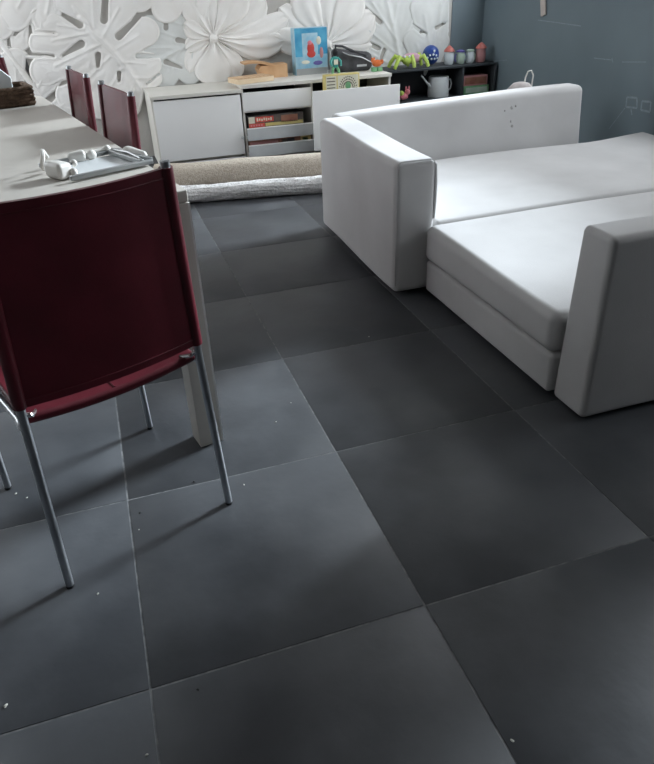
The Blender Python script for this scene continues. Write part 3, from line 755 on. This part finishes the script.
# game boxes
def gbox(name, label, cat, loc, size, m, decos=(), rz=0, group=None):
    """box with printed patches: decos = (face, x0, x1, z0, z1, material); faces: front (-y) or top"""
    sx, sy, sz = size
    o = thing(name, label, cat, loc, rz, group)
    MB().box(-sx / 2, sx / 2, -sy / 2, sy / 2, 0, sz, bev=.0015, seg=1).build('carton', m, o)
    for (face, a, b, c, e, mm) in decos:
        if face == 'front': q = MB().box(a, b, -sy / 2 - .0008, -sy / 2 + .001, c, e)
        else: q = MB().box(a, b, c, e, sz - .001, sz + .0008)
        q.build('printed_panel', mm, o, smooth=False)
    return o
g1 = gbox('game_box', 'dark board game box with a red label on the upper open shelf', 'game box', (1.42, 4.46, .161), (.43, .30, .150), 'dark_print',
     [('front', -.212, -.165, .10, .145, 'cream'), ('front', -.16, -.02, .105, .142, 'red'), ('front', -.212, -.09, .07, .098, 'red'), ('front', -.085, .21, .072, .095, 'yellow'), ('front', .04, .17, .09, .14, 'brown_print')])
for k in range(7):
    x = -.15 + k * .0175
    MB().box(x, x + .011, -.1515, -.150, .112 + .004 * (k % 2), .134 - .003 * (k % 3)).build('letter_mark', 'cream', g1, smooth=False)
for k in range(5):
    x = -.20 + k * .02
    MB().box(x, x + .012, -.1515, -.150, .078, .090).build('letter_mark', 'pink', g1, smooth=False)
gbox('game_box', 'red-brown board game box on the lower open shelf, left half', 'game box', (1.325, 4.46, .041), (.25, .30, .092), 'brown_print', [('front', -.12, .10, .055, .085, 'rose'), ('front', -.12, .12, .0455, .052, 'cream')])
gbox('game_box', 'olive and brown game box on the lower open shelf, right half', 'game box', (1.575, 4.46, .041), (.23, .30, .098), 'brown_print', [('front', -.115, -.02, .05, .09, 'dark_print'), ('front', .03, .112, .04, .095, 'yellow'), ('front', .05, .09, .05, .085, 'green')])
yb = gbox('game_box', 'yellow and cream game box standing up behind the pulled-out drawer front', 'game box', (1.915, 4.22, .101), (.275, .05, .465), 'yellow',
     [('front', -.125, -.045, .355, .455, 'cream'), ('front', -.035, .128, .355, .455, 'cream')])
ap = MB()
for k in range(14):
    a0 = math.pi * k / 14
    for r in (.040, .054, .068):
        ap.ball((.046 + r * math.cos(a0), -.0255, .362 + r * math.sin(a0) * 1.2), .006, .0015, .006, 6)
ap.build('printed_arch', 'dark_print', yb)
MB().ball((.046, -.0255, .385), .024, .002, .03, 10).build('printed_figure', 'green', yb)
for k in range(4):
    MB().box(-.12, -.055, -.0265, -.0255, .372 + k * .022, .378 + k * .022).build('printed_line', 'dark_print', yb, smooth=False)

# ------------------------------------------------------------------ things on the cabinets
wb = thing('wooden_board_box', 'flat light wooden board with a carved top lying at the joint of the cabinets', 'board', (1.285, 4.455, .531), math.radians(16))
MB().box(-.15, .15, -.085, .085, 0, .034, bev=.003).build('block', 'wood_pale', wb)
MB().box(-.149, .149, -.084, .084, .0335, .037).build('carved_panel', 'wood', wb, smooth=False)
for k in range(9):
    MB().tube([(-.13 + k * .032, -.075, .037), (-.118 + k * .032, 0, .038), (-.13 + k * .032, .075, .037)], .0022, 5).build('carving', 'wood_pale', wb)
cx = thing('cardboard_box', 'tan open box with a long flap bent out to the left', 'box', (1.505, 4.65, .530), 0)
MB().prism([(-.10, .0), (.10, .0), (.102, .092), (-.105, .088), (-.125, .06)], 'y', -.07, .07).build('body', 'cardboard', cx, smooth=False)
fl = []
for i in range(11):
    t = i / 10; fl.append((-.105 - .135 * t + .11 * (1 - t), .092 + .030 * math.sin(t * 2.2) ))
poly = [(x, z) for x, z in fl] + [(x + .004, z - .012 - .006 * (k / 10)) for k, (x, z) in enumerate(reversed(fl))]
MB().prism(poly, 'y', -.075, .06).build('flap', 'cardboard', cx, smooth=False)
bb = thing('toy_carton', 'upright bright blue toy carton with a red picture on the cabinet', 'box', (1.808, 4.64, .530), math.radians(3))
MB().box(-.132, .132, -.045, .045, 0, .325, bev=.002, seg=1).build('carton', 'sky_blue', bb)
def pr_(x0, x1, z0, z1, m, n='printed_panel'): MB().box(x0, x1, -.0462, -.044, z0, z1).build(n, m, bb, smooth=False)
pr_(-.132, -.075, .13, .325, 'blue'); pr_(.055, .132, .14, .322, 'blue'); pr_(-.13, .13, .0, .045, 'net_grey'); pr_(-.075, .055, .29, .322, 'blue')
MB().ball((-.005, -.045, .185), .030, .004, .045, 12).build('printed_figure', 'red', bb)
MB().ball((-.002, -.045, .145), .036, .004, .026, 12).build('printed_figure', 'red', bb)
MB().ball((-.012, -.046, .222), .018, .004, .018, 12).build('printed_figure', 'pink', bb)
MB().ball((.062, -.046, .235), .020, .003, .030, 10).build('printed_figure', 'cream', bb)
MB().ball((.082, -.046, .150), .016, .003, .040, 10).build('printed_figure', 'rose', bb)
MB().ball((-.052, -.046, .09), .035, .003, .014, 10).build('printed_figure', 'cream', bb)
MB().ball((.05, -.046, .08), .04, .003, .016, 10).build('printed_figure', 'purple', bb)
# black bag
bg_ = thing('black_bag', 'slouched black fabric bag lying behind the drawer on the cabinet', 'bag', (2.15, 4.62, .530), math.radians(-4))
def bagf(p):
    t = (p.x + .17) / .34
    s = 1.08 - .36 * t
    return (p.x, p.y * (1 - .2 * t) + wob(p, .006, 22), max(0, p.z * s + wob(p, .008, 18)) if p.z > .01 else p.z)
MB().rbox(-.155, .155, -.085, .085, 0, .165, .04, seg=4, flat=8, fn=bagf).build('body', 'bag_black', bg_)
MB().tube([(-.13, -.06, .16), (-.05, -.088, .125), (.06, -.088, .10), (.14, -.075, .06)], .005, 6).build('zip', 'net_grey', bg_)
MB().tube([(-.13, 0, .15), (-.14, -.03, .19), (-.09, -.05, .185), (0, -.06, .145), (.1, -.07, .11)], .009, 8).build('strap', 'bag_black', bg_)
MB().box(.02, .10, -.078, -.074, .035, .05).build('badge', 'cab_grey', bg_, smooth=False)
# toy figure left of the bag
tf = thing('toy_figure', 'small green and black plastic toy between the blue carton and the black bag', 'toy', (1.968, 4.50, .530), 0)
MB().rbox(-.022, .022, -.02, .02, .045, .125, .014, seg=3).build('torso', 'teal', tf)
MB().ball((.004, 0, .152), .022, .02, .026).build('head', 'rubber', tf)
for sx in (-1, 1):
    MB().tube([(sx * .012, 0, .055), (sx * .024, -.01, .03), (sx * .026, -.012, .0)], [.012, .011, .010], 8).build('leg', 'green', tf)
    MB().tube([(sx * .02, 0, .115), (sx * .042, -.015, .09), (sx * .038, -.03, .06)], [.010, .009, .008], 8).build('arm', 'teal', tf)
MB().box(-.016, .016, -.0215, -.019, .07, .105).build('chest_plate', 'cream', tf, smooth=False)
# orange toy on green block
ot = thing('plush_toy', 'orange toy on green blocks at the right end of the cabinet', 'toy', (2.305, 4.47, .530), 0)
MB().box(-.045, -.005, -.02, .02, 0, .03, bev=.003).build('block', 'green', ot); MB().box(.002, .04, -.02, .02, 0, .028, bev=.003).build('block', 'green', ot)
b = MB().ball((0, 0, .058), .042, .024, .026); b.build('body', 'orange', ot)
MB().ball((-.034, -.004, .078), .018, .016, .016).build('head', 'orange', ot)
MB().ball((.04, 0, .066), .016, .014, .018).build('tail', 'orange', ot)
for x in (-.044, -.026): MB().ball((x, -.006, .095), .007).build('ear', 'orange', ot)

# ------------------------------------------------------------------ black shelf with toys
SX0, SX1, SY0, SY1 = 2.385, 3.405, 4.50, 4.80
ox, oy = (SX0 + SX1) / 2, (SY0 + SY1) / 2
sh = thing('low_bookcase', 'low charcoal open shelf unit in the corner holding toys', 'shelf', (ox, oy, 0))
def sbox(n, x0, x1, y0, y1, z0, z1): return MB().box(x0 - ox, x1 - ox, y0 - oy, y1 - oy, z0, z1, bev=.0015, seg=1).build(n, 'black_shelf', sh)
sbox('top_board', SX0, SX1, SY0, SY1, .502, .520)
sbox('shelf_board', SX0 + .019, SX1 - .019, SY0 + .004, SY1 - .009, .262, .280)
sbox('bottom_board', SX0 + .019, SX1 - .019, SY0 + .004, SY1 - .009, .03, .048)
sbox('side_panel', SX0, SX0 + .018, SY0, SY1, 0, .501); sbox('side_panel', SX1 - .018, SX1, SY0, SY1, 0, .501)
sbox('divider', 3.085, 3.10, SY0 + .004, SY1 - .009, .281, .501)
sbox('back_panel', SX0 + .019, SX1 - .019, SY1 - .008, SY1, .03, .501)
ST = .5205
# lime creature
lc = thing('toy_crab', 'lime green plastic toy with long bent legs and a mauve back on the shelf top', 'toy', (2.635, 4.59, ST), 0)
MB().ball((.02, 0, .070), .085, .05, .042).build('body', 'mauve', lc)
MB().ball((-.03, -.03, .06), .045, .03, .034).build('head', 'lime', lc)
for (x, dx) in ((-.06, -.075), (-.005, .02), (.075, .055)):
    for sy in (-1, 1):
        MB().tube([(x, sy * .02, .06), (x + dx * .6, sy * .045, .088), (x + dx, sy * .06, .045), (x + dx * 1.25, sy * .065, .008)], [.017, .019, .016, .013], 8).build('leg', 'lime', lc)
for sx in (-1, 1): MB().ball((-.04 + sx * .02, -.05, .09), .009).build('eye', 'paper', lc)
# blue dotted ball
bd = thing('dotted_ball', 'deep blue ball with white dots beside the lime toy', 'ball', (2.872, 4.68, ST), 0)
MB().ball((0, 0, .075), .070, .070, .075, 18).build('shell', 'deep_blue', bd)
for (a, e) in ((-2.1, .05), (-1.7, .1), (-1.3, .0), (-1.9, -.35), (-1.5, -.35), (-1.55, .45), (-1.1, -.3), (-2.4, -.2)):
    p = Vector((math.cos(a) * math.cos(e) * .069, math.sin(a) * math.cos(e) * .069, .075 + .074 * math.sin(e)))
    MB().ball(p, .009, .009, .009, 8).build('dot', 'paper', bd)
# four lidded toy cups, each different
def cup(x, r, h, body, lid, label, tall):
    c = thing('toy_cup', label, 'toy', (x, 4.60, ST), 0, 'toy cups on the shelf top')
    MB().lathe([(r * .75, 0), (r * .95, h * .12), (r, h * .45), (r * .95, h * .8), (r * .8, h)], (0, 0, 0), 18).build('cup_body', body, c)
    if tall:
        MB().lathe([(r * 1.15, h + .0005), (r * 1.05, h + .012), (r * .5, h + .034), (r * .12, h + .046)], (0, 0, 0), 18).build('lid', lid, c)
    else:
        MB().lathe([(r * .95, h + .0005), (r * .95, h + .010), (r * .4, h + .016)], (0, 0, 0), 18).build('lid', lid, c)
        for sx in (-1, 1):
            MB().tube([(sx * r * .95, 0, h * .85), (sx * r * 1.28, 0, h * .7), (sx * r * 1.28, 0, h * .35), (sx * r * .95, 0, h * .2)], .005, 8).build('handle', lid, c)
cup(3.000, .040, .098, 'pale_toy', 'brick_red', 'pale blue-white toy cup with a pointed reddish lid, nearest the dotted ball', True)
cup(3.105, .038, .088, 'sage', 'purple', 'sage green toy cup with purple handles', False)
cup(3.197, .034, .088, 'pale_toy', 'sage', 'slim pale toy cup with a green lid', False)
cup(3.295, .042, .104, 'rose', 'brick_red', 'dull pink toy cup with a pointed red lid, nearest the dark wall', True)
# watering can
wc = thing('watering_can', 'light grey watering can with a thin spout pointing left on the lower shelf', 'watering can', (2.925, 4.62, .2805), 0)
MB().lathe([(.088, 0), (.090, .006), (.084, .15), (.080, .156)], (0, 0, 0), 24).build('body', 'can_grey', wc)
MB().tube([(-.07, -.01, .075), (-.11, -.03, .105), (-.165, -.055, .155), (-.19, -.065, .178)], [.014, .010, .007, .008], 10).build('spout', 'can_grey', wc)
MB().tube([(.07, 0, .12), (.110, 0, .125), (.122, 0, .09), (.112, 0, .05), (.074, 0, .03)], .006, 8).build('handle', 'can_grey', wc)
# pink toy
pk = thing('pink_toy', 'small pink toy crouched at the left of the lower shelf', 'toy', (2.585, 4.58, .2805), 0)
MB().ball((0, 0, .03), .045, .03, .03).build('body', 'pink', pk)
MB().ball((.035, -.008, .062), .024).build('head', 'pink', pk)
for x in (.022, .048): MB().ball((x, -.006, .092), .008, .006, .016).build('ear', 'pink', pk)
MB().ball((-.02, -.01, .055), .022).build('cap', 'lime', pk)
# two stacked boxes
gbox('storage_box', 'flat green box, lower of the two stacked on the lower shelf', 'box', (3.245, 4.64, .2805), (.235, .20, .068), 'green', [('front', -.10, .10, .015, .055, 'sage')])
gbox('storage_box', 'flat dull pink box, upper of the two stacked on the lower shelf', 'box', (3.232, 4.64, .3500), (.225, .20, .078), 'rose', [('front', -.10, .10, .012, .066, 'brown_print')])

# ------------------------------------------------------------------ bag with loop handle behind the sofa, tag on the wall
lb = thing('loop_bag', 'rounded taupe bag with a thin loop handle behind the sofa backrest', 'bag', (2.735, 3.10, 0), math.radians(-20))
MB().lathe([(.10, 0), (.125, .03), (.13, .2), (.12, .36), (.10, .46), (.085, .53), (.05, .565), (.02, .572)], (0, 0, 0), 22, 1, .8).build('body', 'bag_taupe', lb)
MB().tube([(.02, 0, .56), (.024, 0, .60), (.035, 0, .632), (.055, 0, .637), (.070, 0, .61), (.068, 0, .545), (.064, 0, .53)], .0045, 8).build('handle', 'clamp_white', lb)
tg = thing('wall_tag', 'small beige wooden bar hanging askew on the blackboard wall', 'tag', (XR - .008, 3.94, .90), 0)
MB().rbox(-.007, .007, -.030, .030, -.02, .22, .005, seg=2).build('bar', 'tag_beige', tg)
MB().tube([(0, 0, .215), (.002, .004, .245)], .002, 6).build('string', 'clamp_white', tg)
MB().lathe([(.005, 0), (.005, .007)], (0.001, .004, .243), 8).build('nail', 'steel', tg)
tg.rotation_euler = (math.radians(-16), 0, 0)

# ------------------------------------------------------------------ crumbs on the floor
def crumb(u, v, r, m):
    r *= .8; mb = MB().ball((0, 0, r * .32), r, r * .65, r * .34, 8).ball((r * .5, r * .3, r * .22), r * .6, r * .5, r * .24, 6)
    o = mb.build('crumb', m); o.location = on_z(u, v, 0); o.location.z = .0004; o.rotation_euler = (0, 0, random.uniform(0, 6))
    return o
for (u, v, r) in ((6, 706, .006), (98, 594, .004), (147, 755, .004), (512, 741, .005), (244, 485, .004), (139, 530, .003), (276, 422, .004), (291, 403, .003), (369, 337, .004), (16, 494, .005), (27, 498, .004)):
    tag(crumb(u, v, r, 'crumb'), 'tiny pale crumb on the dark floor tiles', 'crumb', 'pale crumbs on the floor')
for (u, v, r) in ((198, 690, .004), (194, 482, .005), (140, 513, .005)):
    tag(crumb(u, v, r, 'crumb_dark'), 'tiny black speck on the dark floor tiles', 'crumb', 'dark specks on the floor')
